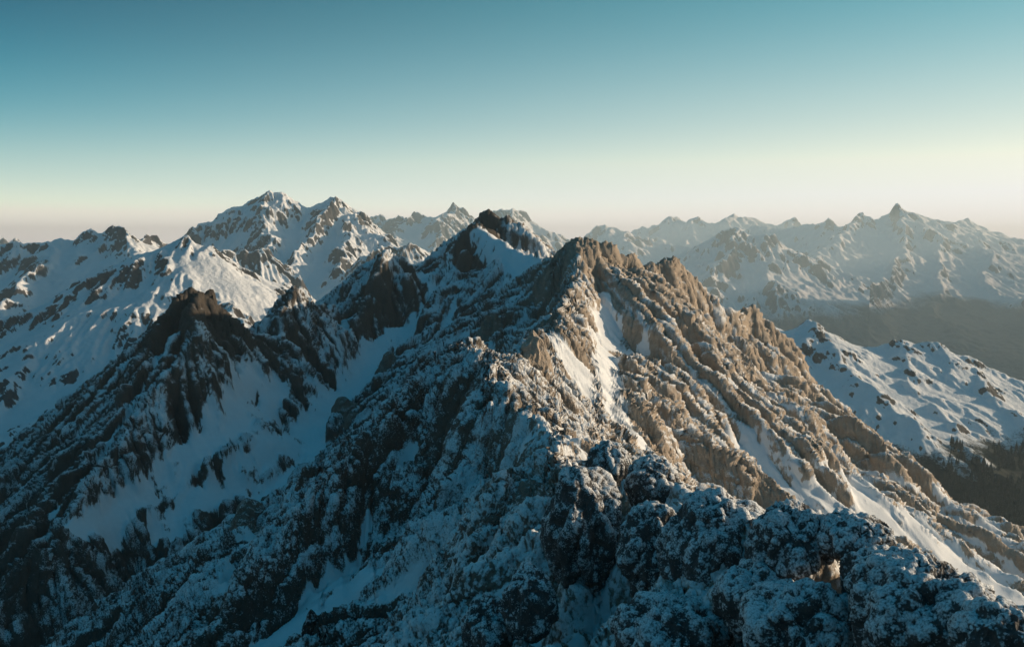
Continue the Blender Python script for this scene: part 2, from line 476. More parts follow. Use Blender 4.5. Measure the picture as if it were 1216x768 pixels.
def main_massif():
    g = gm
    A = build_main_height(); print('main height', time.time()-T0)
    C = stroke_field(g, A, CLEFTS, wob=6)
    A = A-7.0*C
    A = A-2.0*ss(130, 80, g.Y)*ss(-20, 0, g.X)*ss(70, 45, g.X)
    S = stroke_field(g, A, SNOW_STROKES)
    base = blur(A, 10)
    l1 = lic(g, base, perlin2(g.X/7, g.Y/7, 81)+.35*perlin2(g.X/3.5, g.Y/3.5, 82), 38)
    l2 = lic(g, blur(A, 6), perlin2(g.X/3.2, g.Y/3.2, 83), 24)
    l0 = lic(g, blur(A, 14), perlin2(g.X/15, g.Y/15, 84), 60)
    l00 = lic(g, blur(A, 22), perlin2(g.X/28, g.Y/28, 87), 70)
    S = S*(1-.55*ss(.14, .45, fbm2(g.X/9, g.Y/9, 4, 88)+.20*l1+.08*l2))
    print('lic', time.time()-T0)
    B0 = blur(A, 2)
    gy, gx = np.gradient(B0, g.c); nz0 = 1/np.sqrt(1+gx*gx+gy*gy)
    conc = (blur(A, 9)-B0)/g.c                   # >0 in hollows
    fld = nz0+.045*np.clip(conc, -4, 4)+.10*fbm2(g.X/18, g.Y/18, 4, 51)+.045*l2-.03
    fld = ss(.83, .95, fld)*.9
    fld = np.clip(np.maximum(fld, S*1.1), 0, 1)
    rock = 1-fld
    sm = blur(A, 6)
    A = A+S*.65*(sm-A)-S*.5
    sun_w = ss(-10, 60, g.X-.10*(g.Y-200))*ss(230, 360, g.Y)
    A = A+blur(rock, 3)*(7.0*(1-sun_w)*(.8-np.abs(l00))+19*sun_w*(np.minimum(np.abs(l00), 1.2)-.8))*ss(-6, 0, (blur(A, 22)-B0)/g.c)
    A = A+blur(rock, 1)*((6.0*(1-sun_w)*(.8-np.abs(l0))+9*sun_w*(np.minimum(np.abs(l0), 1.2)-.8)+3.0*(.8-np.abs(l1)))*ss(-3.0, .3, conc)+(1.7-1.1*sun_w)*(.8-np.abs(l2)))
    B = blur(A, 1)
    gy, gx = np.gradient(B, g.c); nzm = 1/np.sqrt(1+gx*gx+gy*gy)
    rockb = blur(rock, 1)
    gn = Grid(-300, 260, 30, 420, .5)
    Bn = g.cub(blur(A, 7), gn.X.ravel(), gn.Y.ravel()).reshape(gn.X.shape)
    l3 = lic(gn, Bn, perlin2(gn.X/1.9, gn.Y/1.9, 85), 32)
    l4 = lic(gn, Bn, perlin2(gn.X/.95, gn.Y/.95, 86), 18)
    gl = Grid(-430, 60, 370, 790, .75)
    Bl = g.cub(blur(A, 7), gl.X.ravel(), gl.Y.ravel()).reshape(gl.X.shape)
    l7 = lic(gl, Bl, perlin2(gl.X/2.8, gl.Y/2.8, 97), 32)
    edl = ss(0, 40, np.minimum(60-gl.X, np.minimum(gl.Y-370, 790-gl.Y)))
    lleft = (.8-np.abs(l7))*1.5*edl
    gw = Grid(10, 440, 320, 720, .7)
    Bw = g.cub(blur(A, 8), gw.X.ravel(), gw.Y.ravel()).reshape(gw.X.shape)
    l5 = lic(gw, Bw, perlin2(gw.X/4.5, gw.Y/4.5, 94)+.35*perlin2(gw.X/2.2, gw.Y/2.2, 95), 52)
    l6 = lic(gw, Bw, perlin2(gw.X/1.8, gw.Y/1.8, 96), 30)
    edw = ss(0, 25, np.minimum(np.minimum(gw.X-10, 440-gw.X), np.minimum(gw.Y-320, 720-gw.Y)))
    lwall = ((.8-np.abs(l5))*1.2+(.8-np.abs(l6))*.5-1.6*np.exp(-(l5/.10)**2))*edw
    edge = ss(0, 25, np.minimum(np.minimum(gn.X+300, 260-gn.X), 420-gn.Y))
    lnear = ((.8-np.abs(l3))*1.15+(.8-np.abs(l4))*.5)*edge
    def Hf(x, y):
        r = np.sqrt(x*x+y*y)
        k = g.lin(rockb, x, y)
        h = g.cub(A, x, y)+np.where((y < 420) & (np.abs(x) < 300), gn.lin(lnear, x, y), 0)*k+np.where((y > 320) & (y < 720) & (x > 10) & (x < 440), gw.lin(lwall, x, y), 0)*k+np.where((y > 370) & (y < 790) & (x < 60), gl.lin(lleft, x, y), 0)*k
        px = r/900.0
        for i, (lam, amp) in enumerate(((6, .45), (2.8, .22), (1.3, .16))):
            fade = ss(1.2, 3.0, lam/px)
            n = (1-2*np.abs(perlin2(x/lam, y/lam, 60+i)))
            h = h+amp*n*(k*.95+.03)*fade
        return h
    nu, nv = 1300, 1300
    az, R = polar_cols(Hf, math.radians(-37), math.radians(37), nu, 22, 960, 2400, nv)
    print('main columns', time.time()-T0)
    x = (np.sin(az)[:, None]*R).astype(f32); y = (np.cos(az)[:, None]*R).astype(f32)
    z = Hf(x.ravel(), y.ravel()).reshape(x.shape)
    V = np.stack([x, y, z], -1)
    n = grid_normals(V)
    k = g.lin(rockb, x.ravel(), y.ravel())
    p = V.reshape(-1, 3); nn = n.reshape(-1, 3)
    r = R.ravel()
    sunny = ss(-10, 60, p[:, 0]-.10*(p[:, 1]-200))*ss(230, 360, p[:, 1])   # the bare wall
    disp, cav = rime_disp(p, nn, r, k*.9+.03, coarse=(1-.92*sunny)*(.8-.68*ss(80, 190, r)))
    steep = ss(.78, .50, nn[:, 2])
    blk = 0
    for i, (lam, amp, zs) in enumerate(((11, 2.0, 2.2), (4.2, 1.5, 1.3), (2.1, 1.0, 1.0), (1.1, .5, 1.0))):
        blk = blk+amp*(.42-np.abs(perlin3(p[:, 0]/lam, p[:, 1]/lam, p[:, 2]/(lam*zs), 90+i)))*2*(.12+.88*steep)
    # tilted bedding: small ledges that break the ribs
    qz = p[:, 2]+.35*p[:, 0]+2.5*perlin3(p[:, 0]/14, p[:, 1]/14, p[:, 2]/14, 99)
    for lam, amp in ((8.5, 1.1), (3.1, .45)):
        fr_ = qz/lam-np.floor(qz/lam)
        blk = blk-amp*(fr_-.5)*steep
    disp = disp+blk*k*(.30+.30*ss(300, 450, r)*(1-sunny)+.45*sunny)*ss(60, 160, r)
    p2 = p+nn*disp[:, None]
    V2 = p2.reshape(V.shape)
    n2 = grid_normals(V2).reshape(-1, 3)
    fldv = g.lin(fld, x.ravel(), y.ravel())
    fldv = ss(.34, .62, fldv+.30*perlin3(p[:, 0]/3.4, p[:, 1]/3.4, p[:, 2]/3.4, 61)+.26*perlin3(p[:, 0]/1.5, p[:, 1]/1.5, p[:, 2]/1.5, 62)+.16*perlin3(p[:, 0]/.7, p[:, 1]/.7, p[:, 2]/.7, 63))
    lv = g.lin(l2*.9-1.1*(np.abs(l1)-.8)-.7*(np.abs(l0)-.8), x.ravel(), y.ravel())   # rib crests catch the frost
    # rime thins out low on the left flank, painting in the deep shade there
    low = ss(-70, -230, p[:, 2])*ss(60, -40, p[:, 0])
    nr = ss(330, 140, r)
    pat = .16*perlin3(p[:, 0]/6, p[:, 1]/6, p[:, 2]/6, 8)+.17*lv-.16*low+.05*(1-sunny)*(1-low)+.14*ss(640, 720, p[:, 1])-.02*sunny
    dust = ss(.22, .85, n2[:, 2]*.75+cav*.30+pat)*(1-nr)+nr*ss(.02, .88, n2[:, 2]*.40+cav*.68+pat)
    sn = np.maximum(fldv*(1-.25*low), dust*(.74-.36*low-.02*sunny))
    o = mesh_grid('mountain', V2, {'snow': sn, 'dark': np.maximum(low*.98, .84*(1-ss(-40, 50, p[:, 0]-.03*p[:, 1])))*(1-.5*fldv)}, MAT_MAIN)  # dark attribute paints the left flank's shade into the rock colour
    tag(o, 'jagged frost-dusted rock ridge filling the foreground, its right wall sunlit brown, left flank in blue shade', 'mountain', kind='structure')
    print('main done', time.time()-T0)
    return g, A

# ------------------------------------------------------------------ the other mountains
def far_mountain(name, label, ridges, box, cell, az, r, nu, nv, mat, amp, lam, seed, snow=(.54, .76), base=-900,
                 forest=None, ero=60000, det=1.0, sn_add=0.0, strokes=None):
    g = Grid(*box, cell)
    wl = lam
    wx = g.X+wl*.22*perlin2(g.X/wl, g.Y/wl, seed)+wl*.07*perlin2(g.X/(wl*.3), g.Y/(wl*.3), seed+1)
    wy = g.Y+wl*.22*perlin2(g.X/wl, g.Y/wl, seed+2)+wl*.07*perlin2(g.X/(wl*.3), g.Y/(wl*.3), seed+3)
    A = ridge_height(wx, wy, ridges)
    A = np.maximum(A, base)
    A = A+amp*(fbm2(g.X/lam, g.Y/lam, 4, seed+5))*ss(base, base+400, A)
    A = erode(g, A, ero, 60, seed, er=.3, dep=.3, cap=3.0)
    S = stroke_field(g, A, strokes, wob=cell*8) if strokes else np.zeros(A.shape, f32)
    sb = blur(A, 4)
    A = A+S*.8*(sb-A)
    l0 = lic(g, blur(A, 6), perlin2(g.X/(cell*11), g.Y/(cell*11), seed+12), 20)
    l1 = lic(g, blur(A, 4), perlin2(g.X/(cell*5), g.Y/(cell*5), seed+13), 12)
    l2 = lic(g, blur(A, 3), perlin2(g.X/(cell*2.6), g.Y/(cell*2.6), seed+14), 7)
    B = blur(A, 2)
    gy, gx = np.gradient(B, g.c)
    nzm = 1/np.sqrt(1+gx*gx+gy*gy)
    rw = ss(.95, .75, nzm)*(1-S)
    A = A+cell*rw*det*(2.2*(.8-np.abs(l0))+1.2*(.8-np.abs(l1))+.6*(.8-np.abs(l2)))
    B = blur(A, 1)
    gy, gx = np.gradient(B, g.c)
    nzm = 1/np.sqrt(1+gx*gx+gy*gy)
    conc = (blur(A, 5)-B)/g.c
    big = fbm2(g.X/(lam*.6), g.Y/(lam*.6), 3, seed+9)
    fld = nzm+.05*np.clip(conc, -3, 3)+.05*big+.05*l1+.06*l2-.04*(np.abs(l0)-.8)+sn_add+.3*S
    rockb = blur(1-ss(snow[0], snow[1], fld), 1)
    def Hf(x, y):
        rr = np.sqrt(x*x+y*y); px = rr/900
        h = g.cub(A, x, y); k = g.lin(rockb, x, y)
        l, a = cell*4.5, cell*1.3*det
        for i in range(4):
            fade = ss(1.2, 3.0, l/px)
            h = h+a*(1-2*np.abs(perlin2(x/l, y/l, seed+20+i)))*(k*.8+.2)*fade
            l *= .48; a *= .5
        return h
    azs, R = polar_cols(Hf, math.radians(az[0]), math.radians(az[1]), nu, r[0], r[1], 1200, nv)
    x = (np.sin(azs)[:, None]*R).astype(f32); y = (np.cos(azs)[:, None]*R).astype(f32)
    z = Hf(x.ravel(), y.ravel()).reshape(x.shape)
    V = np.stack([x, y, z], -1)
    n = grid_normals(V)
    fv = g.lin(fld, x.ravel(), y.ravel())
    sn = ss(snow[0]-.04, snow[1]+.04, fv*.4+.6*n.reshape(-1, 3)[:, 2])
    xr, yr = x.ravel(), y.ravel()
    sn = ss(.30, .66, sn+.26*perlin2(xr/(cell*2.6), yr/(cell*2.6), seed+31)+.24*perlin2(xr/cell, yr/cell, seed+32)+.12*perlin2(xr/cell*2.2, yr/cell*2.2, seed+33))
    attrs = {'snow': sn, 'dark': sn*0}
    if forest is not None:
        zz = z.ravel()+forest[1]*1.2*fbm2(x.ravel()/forest[2], y.ravel()/forest[2], 5, seed+40, .6)-sn*forest[1]*.5
        attrs['forest'] = ss(forest[0]+forest[1], forest[0]-forest[1], zz)
    else:
        attrs['forest'] = np.zeros(x.size, f32)
    o = mesh_grid(name, V, attrs, mat)
    tag(o, label, 'mountain', kind='structure')
    print(label[:40], time.time()-T0)
    w_ = P(0, 0, 1); v_ = y*CP-z*SP; py_ = H/2-F*(y*SP+z*CP)/v_; print('   top py', py_.min(), 'z', z.min(), z.max())
    return g, A, o

def RR(pts, s=.9, sr=None, **k):
    return Ridge(pts, s, sr, **k)

def build_far():
    res = {}
    k2 = dict(low=.5, D=150, jag=11, jw=40, fl=13, fw=60, fD=70)
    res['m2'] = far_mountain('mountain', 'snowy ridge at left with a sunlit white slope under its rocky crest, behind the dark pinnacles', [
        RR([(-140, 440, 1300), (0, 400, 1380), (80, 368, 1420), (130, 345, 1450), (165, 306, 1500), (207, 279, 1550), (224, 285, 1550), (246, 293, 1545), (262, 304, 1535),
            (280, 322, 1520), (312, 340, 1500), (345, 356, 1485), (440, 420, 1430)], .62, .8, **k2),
        RR([(212, 280, 1550), (225, 312, 1490), (243, 342, 1430), (262, 366, 1360), (268, 370, 1250), (276, 374, 1150), (292, 384, 1040)], .75, .55, **k2),  # spur's near end extended to cast shade on the slope left of it
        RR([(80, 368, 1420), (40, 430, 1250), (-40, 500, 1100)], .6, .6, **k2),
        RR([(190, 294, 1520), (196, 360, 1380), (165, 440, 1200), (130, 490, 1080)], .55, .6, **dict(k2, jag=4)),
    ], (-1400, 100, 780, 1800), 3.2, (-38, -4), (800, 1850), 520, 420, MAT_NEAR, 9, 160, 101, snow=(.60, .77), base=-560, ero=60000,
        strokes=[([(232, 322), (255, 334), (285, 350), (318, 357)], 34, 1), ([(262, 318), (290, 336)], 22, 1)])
    k3 = dict(low=.5, D=200, jag=17, jw=60, fl=18, fw=90, fD=100)
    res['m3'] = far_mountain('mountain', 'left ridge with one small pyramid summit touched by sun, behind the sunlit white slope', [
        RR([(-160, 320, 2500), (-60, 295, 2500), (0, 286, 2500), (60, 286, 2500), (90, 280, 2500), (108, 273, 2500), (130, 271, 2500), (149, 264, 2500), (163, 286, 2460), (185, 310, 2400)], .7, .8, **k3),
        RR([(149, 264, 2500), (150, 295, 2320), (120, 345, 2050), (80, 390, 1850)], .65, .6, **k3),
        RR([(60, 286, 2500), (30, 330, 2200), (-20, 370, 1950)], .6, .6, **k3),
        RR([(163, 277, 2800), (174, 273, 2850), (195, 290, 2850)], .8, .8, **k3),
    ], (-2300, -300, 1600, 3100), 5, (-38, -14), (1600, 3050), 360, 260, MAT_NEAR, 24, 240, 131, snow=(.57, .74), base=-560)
    k4 = dict(low=.55, D=260, jag=26, jw=80, fl=42, fw=110, fD=130)
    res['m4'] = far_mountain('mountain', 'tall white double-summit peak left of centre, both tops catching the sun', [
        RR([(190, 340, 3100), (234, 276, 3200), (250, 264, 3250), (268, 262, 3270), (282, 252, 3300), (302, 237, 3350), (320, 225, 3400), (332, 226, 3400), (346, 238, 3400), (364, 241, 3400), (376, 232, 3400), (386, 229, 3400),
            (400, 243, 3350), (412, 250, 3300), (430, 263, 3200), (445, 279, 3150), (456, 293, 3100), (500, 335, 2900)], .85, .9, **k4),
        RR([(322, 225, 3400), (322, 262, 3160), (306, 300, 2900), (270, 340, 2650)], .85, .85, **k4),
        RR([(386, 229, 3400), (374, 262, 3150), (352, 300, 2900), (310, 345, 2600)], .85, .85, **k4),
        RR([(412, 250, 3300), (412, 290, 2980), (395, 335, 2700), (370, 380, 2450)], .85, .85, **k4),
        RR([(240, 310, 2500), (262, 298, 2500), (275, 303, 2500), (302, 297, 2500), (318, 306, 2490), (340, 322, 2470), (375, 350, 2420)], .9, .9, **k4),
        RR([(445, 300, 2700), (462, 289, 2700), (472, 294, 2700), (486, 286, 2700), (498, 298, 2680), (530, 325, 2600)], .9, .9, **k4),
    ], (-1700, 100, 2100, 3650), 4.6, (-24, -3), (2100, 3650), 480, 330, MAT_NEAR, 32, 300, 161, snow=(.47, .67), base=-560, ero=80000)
    k5 = dict(low=.5, D=700, jag=62, jw=224, fl=98, fw=308, fD=364)
    res['m3b'] = far_mountain('mountain', 'small rocky summit at the far left edge of the skyline, pink with sun', [
        RR([(-120, 290, 6300), (-40, 272, 6300), (0, 268, 6300), (19, 260, 6300), (34, 269, 6272), (54, 283, 6230), (90, 300, 6160)], .75, .75, **k4)],
        (-5880, -2240, 5180, 7000), 20, (-38, -22), (5320, 6930), 220, 110, MAT_FAR, 70, 560, 181, base=-840, ero=20000)
    res['m3c'] = far_mountain('mountain', 'low white far summit on the left skyline just right of the pink edge peak', [
        RR([(0, 280, 11200), (28, 270, 11200), (50, 263, 11200), (68, 267, 11200), (85, 272, 11200), (110, 280, 11060), (170, 292, 10920)], .6, .6, **k5)],
        (-9100, -2800, 9520, 12320), 34, (-36, -16), (9800, 12180), 220, 90, MAT_FAR, 84, 840, 191, base=-979, ero=20000)
    res['m5'] = far_mountain('mountain', 'pointed white pyramid peak on the skyline between the double summit and the main ridge', [
        RR([(405, 280, 9800), (425, 264, 9800), (441, 254, 9800), (453, 261, 9800), (464, 253, 9800), (476, 261, 9800), (485, 250, 9800), (503, 254, 9800), (518, 249, 9800), (531, 240, 9800), (541, 249, 9730), (551, 256, 9660), (570, 268, 9520), (610, 300, 9100)], .7, .75, **k5),
        RR([(531, 240, 9800), (525, 275, 8820), (500, 310, 7840)], .7, .7, **k5),
        RR([(485, 250, 9800), (475, 280, 8820), (450, 315, 7840)], .7, .7, **k5),
    ], (-2520, 280, 7280, 10780), 14, (-14, 2), (7280, 10780), 380, 190, MAT_FAR, 84, 840, 201, base=-1120)
    res['m6'] = far_mountain('mountain', 'hazy white peak with sunlit right shoulder just right of the main summit', [
        RR([(560, 280, 11200), (580, 258, 11200), (595, 247, 11200), (612, 246, 11200), (622, 255, 11130), (638, 261, 11060), (656, 276, 10920), (700, 292, 10640)], .6, .7, **k5),
        RR([(612, 246, 11200), (620, 280, 9800), (625, 310, 8820)], .7, .6, **k5)],
        (-1120, 1680, 8400, 12320), 25, (-5, 7), (8680, 12180), 240, 130, MAT_FAR, 84, 840, 221, base=-1120, ero=30000)
    k7 = dict(low=.4, D=1260, jag=98, jw=420, fl=168, fw=560, fD=700)
    res['m7'] = far_mountain('mountain', 'faint blue pyramid far off in haze above the rock tower of the main ridge', [
        RR([(640, 292, 14700), (690, 281, 14700), (712, 273, 14700), (731, 263, 14700), (746, 271, 14700), (765, 281, 14630), (830, 290, 14560)], .5, .5, **k7)],
        (0, 3920, 12900, 16240), 34, (0, 14), (13160, 16100), 220, 80, MAT_FAR, 112, 1260, 231, base=-1260, ero=20000)
    res['m7b'] = far_mountain('mountain', 'palest hazy chain of summits on the horizon right of centre', [
        RR([(720, 290, 18900), (760, 272, 18900), (776, 266, 18900), (790, 268, 18900), (806, 257, 18900), (818, 261, 18900), (831, 254, 18900), (846, 262, 18900), (862, 258, 18900), (876, 250, 18900), (892, 262, 18900),
            (914, 268, 18900), (932, 258, 18900), (950, 268, 18900), (1000, 275, 18900)], .5, .5, **k7)],
        (1540, 8400, 16500, 20440), 45, (5, 23), (16800, 20300), 320, 80, MAT_FAR, 125, 1540, 241, base=-1260, ero=20000)
    k8 = dict(low=.38, D=840, jag=77, jw=280, fl=118, fw=364, fD=420)
    fr = (-760, 170, 1260)
    res['m8'] = far_mountain('mountain', 'broad hazy snow range across the right, highest pyramid at its middle, dark forest at its foot', [
        RR([(850, 300, 14700), (905, 262, 14280), (920, 266, 14000), (936, 268, 13860), (968, 257, 13720), (985, 266, 13580), (1000, 262, 13440), (1022, 251, 13300), (1034, 258, 13300), (1048, 261, 13300), (1062, 257, 13300), (1085, 241, 13300), (1104, 254, 13370), (1118, 263, 13440),
            (1140, 250, 13720), (1158, 259, 13860), (1180, 271, 14000), (1216, 263, 14000), (1290, 252, 14000), (1400, 262, 14000)], .62, .7, **k8),
        RR([(1085, 241, 13300), (1064, 290, 11900), (1035, 335, 10500), (1005, 375, 9380), (985, 412, 8540)], .55, .55, **k8),
        RR([(1022, 251, 13300), (992, 290, 11900), (955, 335, 10500), (925, 380, 9380), (905, 410, 8680)], .55, .55, **k8),
        RR([(1085, 241, 13300), (1108, 300, 11620), (1130, 345, 10360), (1135, 395, 9100)], .55, .55, **k8),
        RR([(1140, 250, 13720), (1165, 300, 11900), (1200, 340, 10640), (1225, 390, 9380)], .55, .55, **k8),
        RR([(1290, 252, 14000), (1280, 300, 11900), (1290, 350, 10360)], .55, .55, **k8),
    ], (1680, 11480, 7000, 15400), 31, (8, 39), (7280, 15260), 640, 420, MAT_FAR, 112, 1260, 251, snow=(.52, .74), base=-1120, forest=fr, ero=90000)
    res['m8b'] = far_mountain('mountain', 'nearer hazy peak with a dark rocky top at the left end of the right-hand range', [
        RR([(720, 345, 10640), (780, 322, 10640), (815, 300, 10570), (846, 281, 10500), (862, 273, 10500), (879, 264, 10500), (894, 277, 10430), (915, 294, 10360), (960, 320, 10080)], .6, .6, **k8),
        RR([(879, 264, 10500), (860, 305, 9520), (838, 340, 8820), (822, 370, 8260)], .6, .6, **k8),
        RR([(879, 264, 10500), (905, 315, 9380), (930, 360, 8540)], .6, .6, **k8),
    ], (420, 4760, 7000, 11620), 25, (4, 22), (7280, 11480), 420, 220, MAT_FAR, 98, 979, 271, snow=(.52, .74), base=-1120, forest=fr)
    k9 = dict(low=.36, D=120, jag=11, jw=45, fl=9, fw=60, fD=90)
    res['m9'] = far_mountain('mountain', 'rounded snowy ridge at right below the haze range, with forest on its lower slope', [
        RR([(780, 330, 1600), (870, 364, 1520), (925, 397, 1460), (945, 388, 1450), (968, 381, 1440), (1000, 398, 1420), (1032, 409, 1420), (1065, 402, 1440), (1100, 405, 1440), (1145, 420, 1420), (1190, 440, 1380), (1216, 444, 1370), (1300, 480, 1330)], .55, .5, **k9),
        RR([(968, 381, 1440), (990, 425, 1310), (1030, 462, 1210), (1075, 500, 1120)], .5, .5, **k9),
        RR([(1145, 420, 1420), (1190, 470, 1260), (1250, 530, 1120)], .5, .45, **k9),
        RR([(1065, 402, 1440), (1090, 450, 1290), (1140, 510, 1130), (1185, 560, 1020)], .42, .42, **k9),
    ], (170, 1350, 720, 1750), 3, (8, 40), (740, 1750), 560, 420, MAT_NEAR, 12, 140, 281, snow=(.66, .84), base=-460, forest=(-270, 24, 60), ero=50000, det=.6)
    # unseen range added beyond the right of the frame to shade the valley floor
    res['m10'] = far_mountain('mountain', 'high range closing the valley on the right, outside the picture', [
        Ridge([(4900, 3200, 100), (5300, 4000, 330), (5900, 5500, 520), (6500, 7200, 560), (7300, 8800, 470)], .6, .6, world=True, **k8),
        Ridge([(5900, 5500, 520), (5000, 5600, -150)], .55, .55, world=True, **k8)],
        (3000, 9600, 1800, 10500), 40, (33, 64), (4200, 12500), 200, 110, MAT_FAR, 90, 900, 301, base=-1200, forest=fr, ero=20000)
    return res

# ------------------------------------------------------------------ world, sun, haze
def setup_world():
    w = bpy.data.worlds.new('World'); SC.world = w; w.use_nodes = True
    nt = w.node_tree; N, L = nt.nodes, nt.links; N.clear()
    out = N.new('ShaderNodeOutputWorld'); bg = N.new('ShaderNodeBackground')
    sky = N.new('ShaderNodeTexSky'); sky.sky_type = 'NISHITA'; sky.sun_disc = False
    sky.sun_elevation = SUN_EL; sky.sun_rotation = SUN_AZ
    sky.altitude = 2500; sky.air_density = 1.0; sky.dust_density = 1.5; sky.ozone_density = 2.0
    bg2 = N.new('ShaderNodeBackground'); L.new(sky.outputs[0], bg2.inputs['Color']); bg2.inputs['Strength'].default_value = .006
    tc = N.new('ShaderNodeTexCoord'); sx = N.new('ShaderNodeSeparateXYZ'); L.new(tc.outputs['Generated'], sx.inputs[0])
    def lin(h):
        v = [int(h[i:i+2], 16)/255 for i in (0, 2, 4)]
        return tuple(((c+.055)/1.055)**2.4 if c > .04 else c/12.92 for c in v)+(1,)
    def ramp(stops):
        r = N.new('ShaderNodeValToRGB'); r.color_ramp.interpolation = 'B_SPLINE'; e = r.color_ramp.elements
        while len(e) < len(stops): e.new(.5)
        for el, (p, c) in zip(e, stops): el.position = p; el.color = lin(c) if isinstance(c, str) else (*c, 1)
        L.new(sx.outputs['Z'], r.inputs[0]); return r.outputs[0]
    away = ramp(SKY_AWAY); near = ramp(SKY_SUN)
    dt = N.new('ShaderNodeVectorMath'); dt.operation = 'DOT_PRODUCT'; L.new(tc.outputs['Generated'], dt.inputs[0])
    dt.inputs[1].default_value = (math.sin(SUN_AZ), math.cos(SUN_AZ), 0)
    mr = N.new('ShaderNodeMapRange'); L.new(dt.outputs['Value'], mr.inputs[0])
    mr.inputs[1].default_value = -.45; mr.inputs[2].default_value = .70; mr.clamp = True
    mx = N.new('ShaderNodeMix'); mx.data_type = 'RGBA'; L.new(mr.outputs[0], mx.inputs[0]); L.new(away, mx.inputs[6]); L.new(near, mx.inputs[7])
    bk = N.new('ShaderNodeMapRange'); L.new(sx.outputs['Y'], bk.inputs[0]); bk.clamp = True
    bk.inputs[1].default_value = .45; bk.inputs[2].default_value = -.35
    m2 = N.new('ShaderNodeMix'); m2.data_type = 'RGBA'; L.new(bk.outputs[0], m2.inputs[0]); L.new(mx.outputs[2], m2.inputs[6])
    L.new(ramp(SKY_BACK), m2.inputs[7])
    # aureole: the sky around the low sun is much the brightest part of it
    d3 = N.new('ShaderNodeVectorMath'); d3.operation = 'DOT_PRODUCT'; L.new(tc.outputs['Generated'], d3.inputs[0])
    d3.inputs[1].default_value = (math.sin(SUN_AZ)*math.cos(SUN_EL), math.cos(SUN_AZ)*math.cos(SUN_EL), math.sin(SUN_EL))
    mxz = N.new('ShaderNodeMath'); mxz.operation = 'MAXIMUM'; L.new(d3.outputs['Value'], mxz.inputs[0]); mxz.inputs[1].default_value = 0
    pw = N.new('ShaderNodeMath'); pw.operation = 'POWER'; L.new(mxz.outputs[0], pw.inputs[0]); pw.inputs[1].default_value = 12
    au = N.new('ShaderNodeVectorMath'); au.operation = 'SCALE'; au.inputs[0].default_value = (1.15, .90, .60); L.new(pw.outputs[0], au.inputs[3])
    sm = N.new('ShaderNodeVectorMath'); sm.operation = 'ADD'; L.new(m2.outputs[2], sm.inputs[0]); L.new(au.outputs[0], sm.inputs[1])
    L.new(sm.outputs[0], bg.inputs['Color']); bg.inputs['Strength'].default_value = 1.0
    ad = N.new('ShaderNodeAddShader'); L.new(bg.outputs[0], ad.inputs[0]); L.new(bg2.outputs[0], ad.inputs[1]); L.new(ad.outputs[0], out.inputs[0])
    sd = bpy.data.lights.new('sun', 'SUN'); sd.energy = 5.0; sd.angle = math.radians(.5); sd.color = (1, .79, .55)
    so = bpy.data.objects.new('sun', sd); COL.objects.link(so)
    d = (math.sin(SUN_AZ)*math.cos(SUN_EL), math.cos(SUN_AZ)*math.cos(SUN_EL), math.sin(SUN_EL))
    from mathutils import Vector
    so.rotation_euler = Vector(d).to_track_quat('Z', 'Y').to_euler()

SKY_AWAY = [(0, (1.55, 1.5, 1.05)), (.06, (.50, .72, .66)), (.13, '3a9db0'), (.21, '06647f'), (.29, '003c54'), (.45, '03506c'), (1, '03607f')]
SKY_SUN = [(0, (2.8, 2.35, 1.45)), (.06, (1.15, 1.10, .86)), (.13, 'd0e5de'), (.21, '80bfc8'), (.29, '4aa0b0'), (.45, '0a5872'), (1, '03607f')]
SKY_BACK = [(0, '1a627c'), (.1, '0b5771'), (.3, '03506c'), (.5, '03526f'), (1, '03607f')]

def setup_haze():
    import bmesh
    bm = bmesh.new(); bmesh.ops.create_cube(bm, size=1)
    for v in bm.verts:
        v.co.x *= 48000; v.co.y = v.co.y*23000+9500; v.co.z = v.co.z*1800-540
    me = bpy.data.meshes.new('haze'); bm.to_mesh(me); bm.free()
    o = bpy.data.objects.new('haze', me); COL.objects.link(o)
    m, nt, N, L = nodes('valley_haze')
    out = N.new('ShaderNodeOutputMaterial'); v = N.new('ShaderNodeVolumeScatter')
    v.inputs['Color'].default_value = (.74, .93, 1, 1); v.inputs['Density'].default_value = 6.2e-5
    v.inputs['Anisotropy'].default_value = .2
    ab = N.new('ShaderNodeVolumeAbsorption'); ab.inputs['Color'].default_value = (.2, .84, 1, 1); ab.inputs['Density'].default_value = .4e-5
    ad = N.new('ShaderNodeAddShader'); L.new(v.outputs[0], ad.inputs[0]); L.new(ab.outputs[0], ad.inputs[1])
    L.new(ad.outputs[0], out.inputs['Volume']); me.materials.append(m)
    tag(o, kind='structure')

def setup_ground():
    me = bpy.data.meshes.new('ground')
    s = 60000
    me.from_pydata([(-s, -3000, -1260), (s, -3000, -1260), (s, 2*s, -1260), (-s, 2*s, -1260)], [], [(0, 1, 2, 3)])
    o = bpy.data.objects.new('ground', me); COL.objects.link(o)
    m, nt, N, L = nodes('valley_forest')
    out = N.new('ShaderNodeOutputMaterial'); b = N.new('ShaderNodeBsdfPrincipled'); L.new(b.outputs[0], out.inputs[0])
    n = N.new('ShaderNodeTexNoise'); n.inputs['Scale'].default_value = .004; n.inputs['Detail'].default_value = 8
    g = N.new('ShaderNodeNewGeometry'); L.new(g.outputs['Position'], n.inputs['Vector'])
    r = N.new('ShaderNodeValToRGB'); r.color_ramp.elements[0].color = (.015, .02, .015, 1); r.color_ramp.elements[1].color = (.06, .06, .05, 1)
    r.color_ramp.elements[0].position = .4; r.color_ramp.elements[1].position = .7
    L.new(n.outputs['Fac'], r.inputs[0]); L.new(r.outputs[0], b.inputs['Base Color']); b.inputs['Roughness'].default_value = .95
    me.materials.append(m); tag(o, kind='structure')

